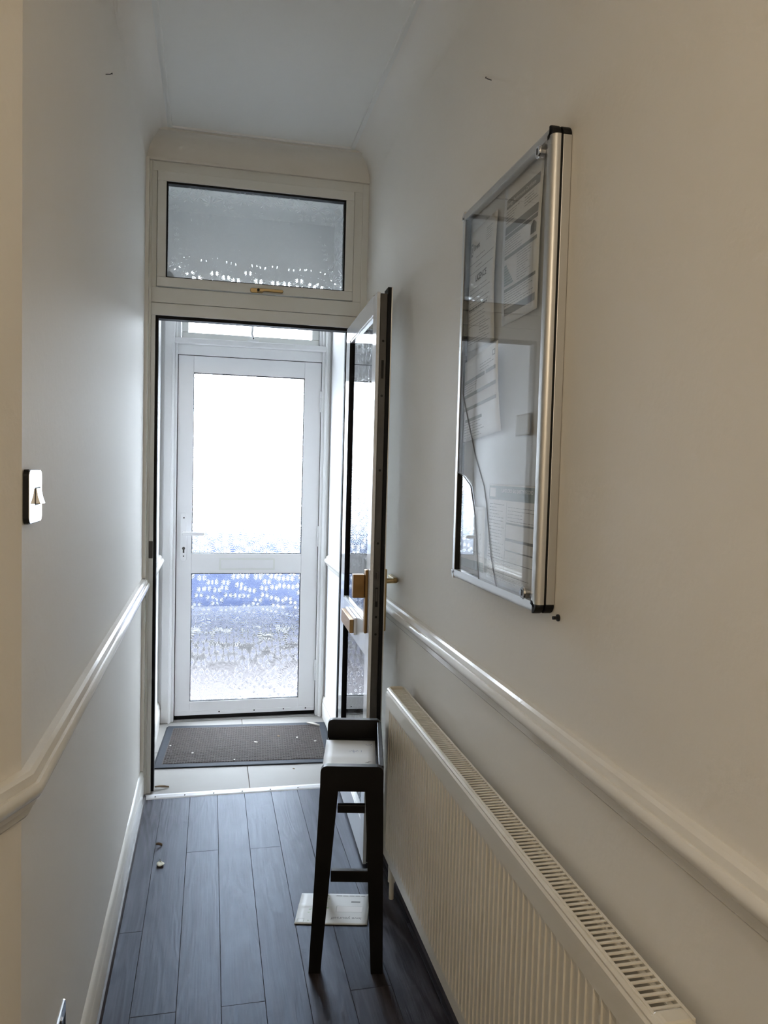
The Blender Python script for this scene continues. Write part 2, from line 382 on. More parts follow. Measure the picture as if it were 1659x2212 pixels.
# ------------------------------------------------------------------ inner frame + hinged top window
tr = empty('trim_8', (0.19, 3.43, 0)); tag(tr, 'white inner door frame with transom dividing hall from porch', 'door frame', kind=ST)
def P8(name, m, *boxes, bevel=.0015):
    b = MB()
    for q in boxes: b.box(q[0]-.19, q[1]-.19, q[2]-3.43, q[3]-3.43, q[4], q[5])
    return b.build(name, m, tr, bevel=bevel)
P8('jamb', 'frame_white', (-.285, -.262, 3.43, 3.50, 0, 2.745), (-.262, -.244, 3.437, 3.50, 0, 2.15))
P8('jamb', 'frame_white', (.646, .675, 3.43, 3.50, 0, 2.745), (.60, .646, 3.437, 3.50, 0, 2.15))
P8('head', 'frame_white', (-.262, .646, 3.432, 3.50, 2.099, 2.1505))
P8('transom', 'frame_white', (-.262, .646, 3.43, 3.50, 2.152, 2.216))
P8('top_rail', 'frame_white', (-.262, .646, 3.43, 3.50, 2.702, 2.745))
P8('side_rail', 'frame_white', (-.262, -.2415, 3.43, 3.50, 2.216, 2.702))
P8('side_rail', 'frame_white', (.609, .646, 3.43, 3.50, 2.216, 2.702))
P8('gasket', 'gasket', (-.244, -.231, 3.442, 3.492, 0.01, 2.099))
P8('gasket', 'gasket', (-.231, .60, 3.442, 3.492, 2.086, 2.099))
P8('gasket', 'gasket', (.588, .60, 3.460, 3.492, 0.01, 2.086))
P8('strike_plate', 'lock_rail', (-.262, -.245, 3.4335, 3.437, 1.05, 1.125))
wn = empty('window_1', (0.1835, 3.43, 2.217)); tag(wn, 'hinged top window with flower patterned glass above the inner door', 'window', kind=ST)
def P9(name, m, *boxes, bevel=.002, par=None, smooth=False):
    b = MB()
    for q in boxes: b.box(q[0]-.1835, q[1]-.1835, q[2]-3.43, q[3]-3.43, q[4]-2.217, q[5]-2.217)
    return b.build(name, m, par or wn, bevel=bevel)
P9('sash_rail', 'frame_white', (-.2395, .6065, 3.418, 3.475, 2.660, 2.700))
P9('sash_rail', 'frame_white', (-.2395, .6065, 3.418, 3.475, 2.2185, 2.258))
P9('sash_stile', 'frame_white', (-.2395, -.203, 3.418, 3.475, 2.2580, 2.660))
P9('sash_stile', 'frame_white', (.570, .6065, 3.418, 3.475, 2.2580, 2.660))
P9('gasket', 'gasket', (-.203, .570, 3.425, 3.462, 2.652, 2.660), bevel=0)
P9('gasket', 'gasket', (-.203, .570, 3.425, 3.462, 2.258, 2.262), bevel=0)
P9('gasket', 'gasket', (-.203, -.197, 3.425, 3.462, 2.262, 2.652), bevel=0)
P9('gasket', 'gasket', (.563, .570, 3.425, 3.462, 2.262, 2.652), bevel=0)
def pane(name, x0, x1, y0, y1, z0, z1, parent, flower_low=True, gm='glass_flower'):
    b = MB().box(x0, x1, y0, y1, z0, z1)
    o = b.build(name, ['glass_smooth', gm], parent)
    for p in o.data.polygons:
        if abs(p.normal.y) > .9: p.material_index = 1 if (p.normal.y < 0) == flower_low else 0
    return o
pane('pane', -.3825, .3815, .014, .020, .0415, .437, wn, gm='glass_flower_fine')
hd = MB().prism(rrect(.058, .020, .009, cx=-.002, cy=.0), 1, -.022, -.012).build('handle', 'brass', wn, bevel=.002, loc=(.0, 0, .012))
MB().prism([(.0, -.008), (.022, -.009), (.03, -.004), (.11, -.006), (.113, .004), (.108, .008), (.03, .009), (.0, .008)], 1, -.034, -.022).build('lever', 'brass', hd, bevel=.003)
MB().cyl((.004, -.034, .0), (.004, -.036, .0), .006).build('lock_button', 'black_plastic', hd)

# ------------------------------------------------------------------ inner door, open against the right wall
d1 = empty('door_1', (0.587, 3.425, 0), math.radians(-92)); tag(d1, 'open inner door with glass panes swung back beside the radiator', 'door', kind=ST)
DW = .77
def P1(name, m, *boxes, bevel=.0015, par=None):
    b = MB()
    for q in boxes: b.box(*q)
    return b.build(name, m, par or d1, bevel=bevel)
P1('stile', 'leaf_white', (0, .10, 0, .055, .015, 2.09))
P1('stile', 'leaf_white', (.695, DW, 0, .012, .015, 2.085), (.695, .762, .0122, .0385, .015, 2.08))
P1('rail', 'leaf_white', (.10, .695, 0, .055, .015, .150))
P1('rail', 'leaf_white', (.10, .695, 0, .055, .775, .890))
P1('rail', 'leaf_white', (.10, .695, 0, .055, 2.020, 2.09))
P1('lock_rail', 'lock_rail', (.7622, .7665, .0135, .0385, .02, 2.082))
P1('gasket', 'gasket', (.70, DW, .039, .052, .015, 2.104), bevel=0)
P1('inner_lip', 'aluminium', (.695, DW-.002, .052, .056, .015, 2.106), bevel=0)
for z0, z1 in ((.150, .775), (.890, 2.020)):
    P1('glazing_bead', 'leaf_white', (.10, .695, .003, .030, z0, z0+.008), (.10, .695, .003, .030, z1-.008, z1), (.687, .695, .003, .030, z0, z1))
    P1('gasket', 'gasket', (.098, .106, .0005, .030, z0+.008, z1-.008), bevel=0)
    pane('pane', .106, .687, .012, .018, z0+.008, z1-.008, d1, flower_low=False)
for z in (1.915, 1.722, 1.457, 1.195, .928, .865, .40, .25):
    MB().cyl((.7665, .026, z), (.7672, .026, z), .0045, n=12).build('screw', 'black_plastic', d1)
P1('latch_slot', 'black_plastic', (.7665, .7672, .0215, .0305, 1.783, 1.848), bevel=0)
P1('latch_slot', 'black_plastic', (.7665, .7672, .021, .031, .965, 1.035), bevel=0)
P1('latch_bolt', 'lock_rail', (.7665, .778, .0225, .0295, 1.065, 1.09), bevel=0)
P1('dead_bolt', 'lock_rail', (.7665, .7676, .0225, .0295, .985, 1.03), bevel=0)
pl = P1('handle_plate', 'bronze', (.705, .738, -.011, -.0005, .862, 1.095), bevel=.003)
P1('pull_block', 'bronze', (.690, .722, -.053, -.011, .990, 1.076), par=pl, bevel=.002)
pl2 = P1('handle_plate', 'brass', (.722, .752, .0565, .066, .873, 1.10), bevel=.003)
lv = MB().cyl((.735, .066, 1.055), (.735, .098, 1.055), .0095).build('lever', 'brass', pl2, smooth=True)
MB().prism(rrect(.105, .022, .010, cx=.693, cy=1.057), 1, .090, .108).build('lever_grip', 'brass', pl2, bevel=.005)
lb = P1('letterbox', 'door_white', (.24, .50, -.012, -.0005, .805, .872), bevel=.002)
P1('letterbox_flap', 'bronze', (.245, .495, -.029, -.0125, .812, .866), par=lb, bevel=.002)
for z in (.35, 1.05, 1.8):
    MB().cyl((-.006, .058, z-.05), (-.006, .058, z+.05), .007, n=12).build('hinge', 'door_white', d1)

# ------------------------------------------------------------------ front door
d2 = empty('door_2', (-0.188, 4.43, 0)); tag(d2, 'white closed front door with two patterned glass panes', 'door', kind=ST)
FW = .803
def P2(name, m, *boxes, bevel=.0015, par=None):
    b = MB()
    for q in boxes: b.box(*q)
    return b.build(name, m, par or d2, bevel=bevel)
P2('stile', 'door_white', (0, .083, 0, .045, .03, 2.075))
P2('stile', 'door_white', (.707, FW, 0, .045, .03, 2.075))
P2('rail', 'door_white', (.0834, .7066, .0005, .045, .03, .107))
P2('rail', 'door_white', (.0834, .7066, .0005, .045, .848, .962))
P2('rail', 'door_white', (.0834, .7066, .0005, .045, 1.982, 2.075))
for z0, z1 in ((.107, .848), (.962, 1.982)):
    P2('gasket', 'gasket', (.083, .707, .004, .03, z0, z0+.003), (.083, .707, .004, .03, z1-.004, z1), (.083, .0865, .004, .03, z0, z1), (.7035, .707, .004, .03, z0, z1), bevel=0)
    pane('pane', .0865, .7035, .014, .020, z0+.003, z1-.004, d2)
wb = P2('weather_bar', 'door_white', (.002, FW-.002, -.006, 0, .03, .052))
for x in (.25, .45, .62, .75):
    MB().cyl((x, -.006, .045), (x, -.0072, .045), .004, n=10).build('screw', 'black_plastic', wb)
P2('brush_strip', 'gasket', (.0, FW, .004, .04, .006, .0295), bevel=0)
hp = MB().prism(rrect(.036, .275, .017, cx=.039, cy=1.055), 1, -.009, -.0002).build('handle_plate', 'door_white', d2, bevel=.003)
MB().cyl((.039, -.009, 1.078), (.039, -.045, 1.078), .009).prism(rrect(.122, .02, .008, cx=.094, cy=1.078), 1, -.055, -.038).build('lever', 'door_white', hp, bevel=.003)
MB().cyl((.040, -.009, 1.165), (.040, -.0105, 1.165), .004, n=12).build('screw', 'black_plastic', hp)
MB().cyl((.040, -.009, .948), (.040, -.0105, .948), .004, n=12).build('screw', 'lock_rail', hp)
MB().cyl((.040, -.009, .992), (.040, -.013, .992), .0085).box(.0355, .0445, -.0115, -.009, .966, .992).build('key_cylinder', 'lock_rail', hp)
lt = MB().prism(rrect(.318, .068, .004, cx=.396, cy=.902), 1, -.004, .0004).build('letterbox', 'frame_white', d2, bevel=.001)
MB().prism(rrect(.296, .050, .003, cx=.396, cy=.902), 1, -.008, -.004).build('letterbox_flap', 'door_white', lt, bevel=.001)
for zc in (1.85, 1.066, .272):
    hg = MB().cyl((FW+.001, -.009, zc+.0215), (FW+.001, -.009, zc+.06), .0085, n=14).cyl((FW+.001, -.009, zc-.06), (FW+.001, -.009, zc-.0215), .0085, n=14).build('hinge', 'door_white', d2, smooth=True)
    MB().cyl((FW+.001, -.009, zc-.020), (FW+.001, -.009, zc+.020), .0085, n=14).build('knuckle', 'door_white', hg, smooth=True)
MB().box(-.014, -.004, -.004, .0, 1.095, 1.14).build('strike_plate', 'dark_metal', d2)

# frame of the front door, cill rail, architrave
t2 = empty('trim_9', (.212, 4.40, 0)); tag(t2, 'white painted timber frame around the front door', 'door frame', kind=ST)
def P3(name, m, *boxes, bevel=.002, par=None):
    b = MB()
    for q in boxes: b.box(q[0]-.212, q[1]-.212, q[2]-4.40, q[3]-4.40, q[4], q[5])
    return b.build(name, m, par or t2, bevel=bevel)
P3('jamb', 'porch_paint', (-.206, -.192, 4.40, 4.50, 0, 2.41))
P3('jamb', 'porch_paint', (.618, .632, 4.40, 4.50, 0, 2.41))
P3('head', 'porch_paint', (-.192, .618, 4.422, 4.50, 2.079, 2.135))
P3('transom', 'porch_paint', (-.212, .638, 4.385, 4.50, 2.135, 2.166), bevel=.006)
P3('architrave', 'porch_paint', (-.262, -.206, 4.384, 4.3995, .0, 2.46), bevel=.005)
P3('architrave', 'porch_paint', (.632, .660, 4.384, 4.3995, .0, 2.46), bevel=.005)
P3('fillet', 'porch_paint', (-.222, -.212, 4.374, 4.385, .0, 2.134), bevel=.003)
P3('fillet', 'porch_paint', (.638, .648, 4.374, 4.385, .0, 2.46), bevel=.003)
P3('seal', 'gasket', (-.192, -.1865, 4.438, 4.49, .0, 2.079), bevel=0)
P3('seal', 'gasket', (.613, .618, 4.438, 4.49, .0, 2.079), bevel=0)
P3('seal', 'gasket', (-.192, .618, 4.438, 4.49, 2.0745, 2.0795), bevel=0)
P3('architrave', 'porch_paint', (-.262, .660, 4.384, 4.3995, 2.41, 2.46), bevel=.004)
w2 = empty('window_2', (.212, 4.44, 2.166)); tag(w2, 'small fanlight window with white stay above the front door', 'window', kind=ST)
def P4(name, m, *boxes, bevel=.003, par=None):
    b = MB()
    for q in boxes: b.box(q[0]-.212, q[1]-.212, q[2]-4.44, q[3]-4.44, q[4]-2.166, q[5]-2.166)
    return b.build(name, m, par or w2, bevel=bevel)
P4('frame', 'porch_paint', (-.192, -.176, 4.425, 4.50, 2.167, 2.41), (.602, .618, 4.425, 4.50, 2.167, 2.41))
P4('sash_rail', 'frame_white', (-.174, .60, 4.45, 4.49, 2.170, 2.207))
P4('sash_rail', 'frame_white', (-.174, .60, 4.45, 4.49, 2.366, 2.408))
P4('sash_stile', 'frame_white', (-.174, -.137, 4.45, 4.49, 2.2075, 2.3655))
P4('sash_stile', 'frame_white', (.558, .60, 4.45, 4.49, 2.2075, 2.3655))
o = MB().box(-.349, .346, .028, .033, .0415, .1995).build('pane', 'glass_smooth', w2)
sy = MB().tube([(.006, .0, .13), (.004, -.002, .075), (.0, -.004, .05), (.007, -.004, .035), (.010, -.003, .020)], .007, n=8).build('stay', 'door_white', w2, smooth=True)
MB().box(-.022, .040, -.006, .009, .004, .016).build('stay_pin', 'door_white', w2, bevel=.002)
MB().cyl((.010, -.012, .026), (.010, -.004, .026), .004, n=10).build('rivet', 'dark_metal', sy)

# ------------------------------------------------------------------ doormat and debris
dm = empty('doormat', (.20, 3.985, .004), math.radians(-3.4)); tag(dm, 'dark brown ribbed doormat with rubber edge on the porch tiles', 'doormat')
MW, MD = .885, .60
MB().prism([(-MW/2, 0), (MW/2, 0), (MW/2-.012, .007), (-MW/2+.012, .007)], 1, -MD/2, MD/2).build('border', 'rubber', dm, bevel=.002)
MB().box(-MW/2+.042, MW/2-.042, -MD/2+.042, MD/2-.042, .0071, .0078).build('backing', 'mat_pile', dm)
ft = MB(); nx, ny = 62, 34
gx = (MW-.09)/nx; gy = (MD-.09)/ny
for i in range(nx):
    for j in range(ny):
        x = -MW/2+.045+gx*(i+.5); y = -MD/2+.045+gy*(j+.5); a, b = gx*.36, gy*.34
        if (i+j) % 2: a, b = gx*.44, gy*.26
        ft.box(x-a, x+a, y-b, y+b, .0079, .0108)
tuft = ft.build('pile', 'mat_pile', dm); tuft['kind'] = 'stuff'
def leaf(name, m, loc, rz, L_, Wd, curl, lift, parent=None, tilt=0):
    n = 7; vs = []; fs = []
    for i in range(n):
        t = i/(n-1); wd = Wd/2*max(.02, math.sin(math.pi*(.10+t*.90)))**.62*(1.12-.45*t)
        for k in (-1, -.5, 0, .5, 1):
            vs.append((k*wd, t*L_, lift*(1-t)**1.5+curl*abs(k)**1.5+.0015+.002*math.sin(5*t+k)))
    for i in range(n-1):
        for k in range(4): fs.append((i*5+k, i*5+k+1, i*5+k+6, i*5+k+5))
    o = MB().add(vs, fs).build(name, m, parent, smooth=True, loc=loc); o.rotation_euler = (tilt, 0, rz)
    s = o.modifiers.new('thick', 'SOLIDIFY'); s.thickness = .0006
    return o
lf = leaf('dry_leaf', 'leaf_pale', (-.158, 2.785, 0), math.radians(8), .048, .030, .002, .004)
tag(lf, 'pale dried leaf with stalk lying on the second floorboard', 'leaf', 'fallen leaves')
MB().tube([(0, .038, .003), (.001, .050, .006), (.0, .058, .004)], .0009, n=6).build('stalk', 'leaf_brown', lf)
tag(leaf('dry_leaf', 'leaf_brown', (-.186, 2.943, 0), math.radians(-70), .024, .014, .008, .006), 'small curled brown leaf on the plank joint behind the pale leaf', 'leaf', 'fallen leaves')
tag(leaf('dry_leaf', 'leaf_brown', (-.228, 3.475, .005), math.radians(-80), .062, .020, .006, .006), 'long brown leaf on the tile at the foot of the left jamb', 'leaf', 'fallen leaves')
tag(leaf('dry_leaf', 'crumb', (.545, 4.215, .0155), math.radians(-118), .078, .020, .008, .004), 'pale twisted leaf at the far right corner of the doormat', 'leaf', 'fallen leaves')
bits = [(.247, 3.974, .026, .008, 'narrow white scrap standing out in the middle of the doormat'), (-.073, 3.866, .012, .012, 'round pale crumb on the front left of the doormat'),
        (-.187, 3.985, .010, .009, 'small pale crumb near the left edge of the doormat'), (.556, 3.943, .016, .012, 'pale crumb near the right edge of the doormat'),
        (.468, 4.013, .012, .010, 'small crumb on the doormat right of the white scrap'), (.371, 4.05, .018, .008, 'brownish fleck on the rear half of the doormat'),
        (.13, 3.745, .010, .010, 'tiny crumb by the front rubber edge of the doormat'), (.409, 3.615, .012, .006, 'small dark fleck on the tile before the doormat')]
for x, y, a, b, lab in bits:
    z = .0155 if y > 3.66 else .0045
    rz = random.uniform(0, 3); n = 7
    pts = [(math.cos(2*math.pi*k/n)*b/2*random.uniform(.7, 1.2), math.sin(2*math.pi*k/n)*a/2*random.uniform(.7, 1.2)) for k in range(n)]
    o = MB().prism(pts, 2, 0, .003).build('crumb', 'leaf_brown' if 'fleck' in lab else 'crumb', loc=(x, y, z)); o.rotation_euler = (0, 0, rz)
    tag(o, lab, 'crumb', 'crumbs and scraps on the porch floor')

# ------------------------------------------------------------------ printing helpers
_txt = {}
def text_polys(body, size, bold=0):
    cu = bpy.data.curves.new('t', 'FONT'); cu.body = body; cu.size = size; cu.offset = bold; cu.resolution_u = 2
    ob = bpy.data.objects.new('t', cu); COL.objects.link(ob)
    dg = bpy.context.evaluated_depsgraph_get(); dg.update()
    me = bpy.data.meshes.new_from_object(ob.evaluated_get(dg))
    vs = [(q.co.x, q.co.y) for q in me.vertices]; fs = [tuple(p.vertices) for p in me.polygons]
    bpy.data.objects.remove(ob); bpy.data.curves.remove(cu); bpy.data.meshes.remove(me)
    return vs, fs
class Sheet:
    """a sheet of paper: u to the reader's right, v downwards, both in metres"""
    def __init__(s, name, m, O, U, V, w_, h_, curl, parent=None, nu=8, nv=12, thick=.0004, loc=None):
        s.O, s.U, s.V = Vector(O), Vector(U).normalized(), Vector(V).normalized(); s.Nn = s.V.cross(s.U)*-1
        s.w, s.h, s.curl, s.parent = w_, h_, curl, parent
        s.Nn = s.U.cross(s.V)*-1
        vs = []; fs = []
        for j in range(nv+1):
            for i in range(nu+1): vs.append(s.P(w_*i/nu, h_*j/nv))
        for j in range(nv):
            for i in range(nu):
                a = j*(nu+1)+i; fs.append((a, a+1, a+nu+2, a+nu+1))
        s.o = MB().add(vs, fs).build(name, m, parent, smooth=True)
        if thick:
            q = s.o.modifiers.new('thick', 'SOLIDIFY'); q.thickness = thick; q.offset = 0
        s.t = thick
    def P(s, a, b, lift=0): return s.O + s.U*a + s.V*b + s.Nn*(s.curl(a/s.w, b/s.h)+lift)
    def bars(s, name, m, rects):
        mb = MB()
        for u0, v0, u1, v1 in rects:
            n = max(1, int((u1-u0)/.02)); k = max(1, int((v1-v0)/.03))
            vs = []; fs = []
            for j in range(k+1):
                for i in range(n+1): vs.append(s.P(u0+(u1-u0)*i/n, v0+(v1-v0)*j/k, s.t/2+.0004))
            for j in range(k):
                for i in range(n):
                    a = j*(n+1)+i; fs.append((a, a+1, a+n+2, a+n+1))
            mb.add(vs, fs)
        return mb.build(name, m, s.o)
    def text(s, name, m, items, lift=.0006):
        mb = MB()
        for body, a, b, size, bold in items:
            vs, fs = text_polys(body, size, bold)
            mb.add([s.P(a+x, b-y, s.t/2+lift) for x, y in vs], fs)
        return mb.build(name, m, s.o)
    def lines(s, name, m, u0, u1, v0, v1, pitch, th=.0022, fill=.85):
        rc = []; v = v0
        while v < v1:
            a = u0; end = u0+(u1-u0)*random.uniform(fill-.3, 1.0)
            while a < end:
                wd = random.uniform(.008, .022); rc.append((a, v, min(a+wd, end), v+th)); a += wd+.003
            v += pitch
        return s.bars(name, m, rc)

# ------------------------------------------------------------------ noticeboard
nb = empty('noticeboard', (XR, 1.672, 1.655)); tag(nb, 'lockable aluminium noticeboard with cracked clear door on right wall', 'noticeboard')
OY, OZ, OX = 1.672, 1.655, XR
Y0, Y1, Z0, Z1 = 1.398-OY, 1.947-OY, 1.174-OZ, 2.135-OZ
def bxn(name, m, *boxes, bevel=.0, par=None):
    b = MB()
    for q in boxes: b.box(*q)
    return b.build(name, m, par or nb, bevel=bevel)
bxn('back_panel', 'board_back', (-.020, -.001, Y0+.012, Y1-.012, Z0+.012, Z1-.012))
# outer casing: four silver bars, groove, four rounded door bars
def bar(name, m, poly, ax, a, b, bevel=.001): return MB().prism(poly, ax, a, b).build(name, m, nb, bevel=bevel, smooth=False)
cb_ = .02
for sgn, yy in ((1, Y0), (-1, Y1)):
    bar('case_side', 'silver', [(-.001, yy), (-.019, yy), (-.019, yy+sgn*.014), (-.001, yy+sgn*.014)], 2, Z0+cb_, Z1-cb_)
    bar('groove', 'black_plastic', [(-.0192, yy+sgn*.0015), (-.0238, yy+sgn*.0015), (-.0238, yy+sgn*.014), (-.0192, yy+sgn*.014)], 2, Z0+cb_, Z1-cb_, 0)
    pr = [(-.024, yy), (-.030, yy)] + [(-.030-.011*math.sin(t), yy+sgn*.011*(1-math.cos(t))) for t in [math.pi/2*k/6 for k in range(1, 7)]] + [(-.041, yy+sgn*.024), (-.024, yy+sgn*.024)]
    MB().prism(pr, 2, Z0+cb_, Z1-cb_).build('door_stile', 'silver', nb, smooth=True)
for sgn, zz in ((1, Z0), (-1, Z1)):
    bar('case_rail', 'silver', [(-.001, zz), (-.019, zz), (-.019, zz+sgn*.014), (-.001, zz+sgn*.014)], 1, Y0+cb_, Y1-cb_)
    bar('groove', 'black_plastic', [(-.0192, zz+sgn*.0015), (-.0238, zz+sgn*.0015), (-.0238, zz+sgn*.014), (-.0192, zz+sgn*.014)], 1, Y0+cb_, Y1-cb_, 0)
    pr = [(-.024, zz), (-.030, zz)] + [(-.030-.011*math.sin(t), zz+sgn*.011*(1-math.cos(t))) for t in [math.pi/2*k/6 for k in range(1, 7)]] + [(-.041, zz+sgn*.024), (-.024, zz+sgn*.024)]
    MB().prism(pr, 1, Y0+cb_, Y1-cb_).build('door_rail', 'silver', nb, smooth=True)
def corner(sy_, sz_, m):
    # quarter-round corner block, rounded outline
    yy = Y0 if sy_ > 0 else Y1; zz = Z0 if sz_ > 0 else Z1
    pts = [(yy+sy_*cb_, zz+sz_*.0)]
    arc = [(yy+sy_*cb_*(1-math.sin(t)), zz+sz_*cb_*(1-math.cos(t))) for t in [math.pi/2*k/7 for k in range(8)]]
    poly = arc + [(yy+sy_*.024, zz+sz_*cb_), (yy+sy_*.024, zz+sz_*.024), (yy+sy_*cb_, zz+sz_*.024)]
    b = MB().prism([(p[0], p[1]) for p in poly], 0, -.020, -.001)
    b.prism([(p[0], p[1]) for p in poly], 0, -.0415, -.0235)
    q = b.build('corner_cap', m, nb, bevel=.005 if m == 'black_plastic' else .0012); q.modifiers['bevel'].segments = 4
corner(1, 1, 'black_plastic'); corner(1, -1, 'black_plastic'); corner(-1, 1, 'silver'); corner(-1, -1, 'silver')
bxn('gasket', 'black_plastic', (-.0395, -.0245, Y1-.0256, Y1-.0242, Z0+.024, Z1-.024))
# clear door in pieces along the cracks
gy0, gy1, gz0, gz1 = 1.398+.022, 1.947-.0262, 1.174+.022, 2.135-.022
crack = [(gy1, 1.735), (1.90, 1.66), (1.855, 1.592), (1.79, 1.50), (1.72, 1.424), (1.700, 1.385), (1.688, 1.348), (1.672, 1.30), (1.659, 1.264), (1.640, 1.23), (1.618, gz0)]
curve = [(gy1, 1.455), (1.87, 1.445), (1.817, 1.422), (1.790, 1.375), (1.775, 1.343), (1.762, 1.30), (1.754, 1.262), (1.735, gz0)]
def shard(name, poly, tilt=0, push=0):
    cy = sum(p[0] for p in poly)/len(poly); cz = sum(p[1] for p in poly)/len(poly)
    sh = [(cy+(p[0]-cy)*.9985-OY, cz+(p[1]-cz)*.9985-OZ) for p in poly]
    b = MB().prism(sh, 0, -.0400+push, -.0375+push)
    yc = cy-OY
    b.v = [(x+(y-yc)*tilt, y, z) for x, y, z in b.v]
    return b.build(name, 'acrylic', nb)
shard('clear_panel', [(gy0, gz0), (gy0, gz1), (gy1, gz1)] + crack)
shard('clear_panel', crack + [p for p in reversed(curve)], tilt=.001)
shard('clear_panel', curve + [(gy1, gz0)], tilt=.036, push=.003)
# dark crack lines as thin slivers of broken edge
def sliver(name, pts, wd):
    b = MB()
    for k, (p, q) in enumerate(zip(pts[:-1], pts[1:])):
        a = Vector(p); c = Vector(q); d = (c-a).normalized(); nn = Vector((-d.y, d.x))*wd*(.6+.5*((k*7) % 3))
        ps = [a-nn, a+nn, c+nn, c-nn]
        b.prism([(x.x-OY, x.y-OZ) for x in ps], 0, -.0404, -.0372)
    return b.build(name, 'ink', nb)
sliver('crack', crack, .00035); sliver('crack', curve, .00028)
for yy, zz in ((1.452, 2.098), (1.450, 1.211)):
    lk = MB().cyl((-.036, yy-OY, zz-OZ), (-.050, yy-OY, zz-OZ), .011, n=20).cyl((-.045, yy-OY, zz-OZ), (-.047, yy-OY, zz-OZ), .0135, n=20).build('lock', 'chrome', nb, smooth=True)
    MB().box(-.0507, -.0499, yy-OY-.0015, yy-OY+.0015, zz-OZ-.006, zz-OZ+.006).build('keyhole', 'black_plastic', lk)
MB().cyl((-.001, 1.377-OY, 1.172-OZ), (-.014, 1.377-OY, 1.172-OZ), .0035).cyl((-.001, 1.377-OY, 1.172-OZ), (-.004, 1.377-OY, 1.172-OZ), .007).build('mounting_screw', 'dark_metal', nb, smooth=True)

# papers inside (top-level things, pinned to the panel)
xb = XR-.0205
def pinned(name, lab, yl, zt, w_, h_, curl, rot=0, grp='notices behind the clear door'):
    ca, sa = math.cos(rot), math.sin(rot)
    s = Sheet(name, 'paper', (xb-.0012, yl, zt), (0, -ca, -sa), (0, sa, -ca), w_, h_, curl)
    # normal towards -x
    if s.Nn.x > 0:
        raise RuntimeError('normal')
    tag(s.o, lab, 'notice', grp)
    return s
p1 = pinned('notice', 'licence notice with round logo in the top left of the noticeboard', 1.930, 2.076, .208, .305, lambda a, b: .004*abs(math.sin(2.6*b+.3))*(.5+a)+.003*a)
p1.text('heading', 'ink', [('LICENCE', .062, .135, .022, .0006)])
p1.text('heading', 'ink', [('Brent', .040, .052, .020, .0004)])
rg = []
p1.bars('logo', 'ink_soft', [(.014, .036, .018, .058), (.032, .036, .036, .058), (.018, .030, .032, .036), (.018, .058, .032, .064), (.022, .040, .028, .054)])
p1.lines('printed_text', 'ink_soft', .135, .195, .022, .050, .0055, .0014)
p1.bars('rule', 'ink_soft', [(.012, .084, .196, .0855), (.012, .108, .196, .1095)])
p1.lines('printed_text', 'ink_soft', .06, .15, .072, .104, .012, .0022)
p1.lines('printed_text', 'ink_soft', .02, .18, .150, .215, .011, .0018)
p1.lines('printed_text', 'ink', .016, .17, .199, .204, .009, .0045, 1.2)
p1.lines('printed_text', 'ink_soft', .014, .19, .216, .245, .009, .0016)
p1.lines('printed_text', 'ink_soft', .10, .19, .248, .272, .007, .0016)
p1.lines('printed_text', 'ink_soft', .014, .19, .276, .292, .006, .0014)
p2 = pinned('notice', 'energy certificate with grey heading bars in the top right of the noticeboard', 1.688, 2.108, .212, .312, lambda a, b: .0035*math.sin(3.4*b)+.010*max(0, a-.3)*b*b)
p2.bars('heading_bar', 'ink_soft', [(.016, .030, .198, .052), (.016, .092, .198, .110), (.016, .112, .198, .121), (.016, .158, .198, .166), (.016, .232, .198, .239), (.016, .276, .198, .292)])
p2.text('heading', 'paper', [('Energy Performance Certificate', .019, .046, .0125, .0001)], lift=.0010)
p2.lines('printed_text', 'ink_soft', .016, .10, .058, .088, .006, .0016)
p2.lines('printed_text', 'ink_soft', .12, .195, .058, .078, .006, .0016)
p2.lines('printed_text', 'ink_soft', .016, .15, .124, .156, .0055, .0014)
p2.lines('printed_text', 'ink_soft', .09, .18, .170, .226, .0055, .0014)
p2.lines('printed_text', 'ink_soft', .016, .19, .242, .272, .0055, .0014)
p2.bars('rating_steps', 'ink_teal', [(.016, .178+.006*k, .030+.0055*k, .183+.006*k) for k in range(8)])
vs = [(.163, .150), (.163, .132), (.178, .122), (.193, .132), (.193, .150)]
MB().add([p2.P(a, b, .0007) for a, b in vs], [(0, 1, 2, 3, 4)]).build('house_mark', 'ink_soft', p2.o)
p3 = pinned('notice', 'landscape record sheet with four grey bands overlapping the licence', 1.936, 1.742, .272, .208, lambda a, b: .006+.010*a*(1-b)+.004*math.sin(3*b)*a, rot=math.radians(-4))
p3.bars('heading_bar', 'ink_soft', [(.012, .052, .178, .061), (.186, .052, .258, .061), (.012, .088, .258, .097), (.012, .122, .258, .130), (.02, .152, .150, .160)])
p3.lines('printed_text', 'ink_soft', .14, .25, .030, .050, .007, .0018)
p3.lines('printed_text', 'ink_soft', .012, .12, .064, .086, .006, .0014)
p3.lines('printed_text', 'ink_soft', .012, .20, .164, .200, .007, .0014)
p3.bars('stamp', 'ink_soft', [(.235, .014, .254, .017), (.235, .025, .254, .028), (.235, .014, .239, .028), (.250, .014, .254, .028)])
p4 = pinned('notice', 'landlord record sheet with teal heading at the bottom right of the noticeboard', 1.727, 1.430, .292, .225, lambda a, b: .002+.004*math.sin(3*a)*b)
p4.bars('heading_bar', 'ink_teal', [(.004, .004, .288, .036)])
p4.bars('logo_box', 'paper', [(.010, .009, .048, .030)]).location = (-.0005, 0, 0)
p4.text('heading', 'paper', [('LANDLORD GAS SAFETY RECORD', .085, .018, .0115, .0002)], lift=.0010)
p4.bars('rule', 'ink_soft', [(.118, .040, .1195, .22), (.006, .172, .286, .1735), (.120, .085, .286, .089), (.120, .120, .286, .126), (.120, .146, .286, .149)])
p4.lines('printed_text', 'ink_soft', .010, .110, .046, .168, .0075, .0016, .75)
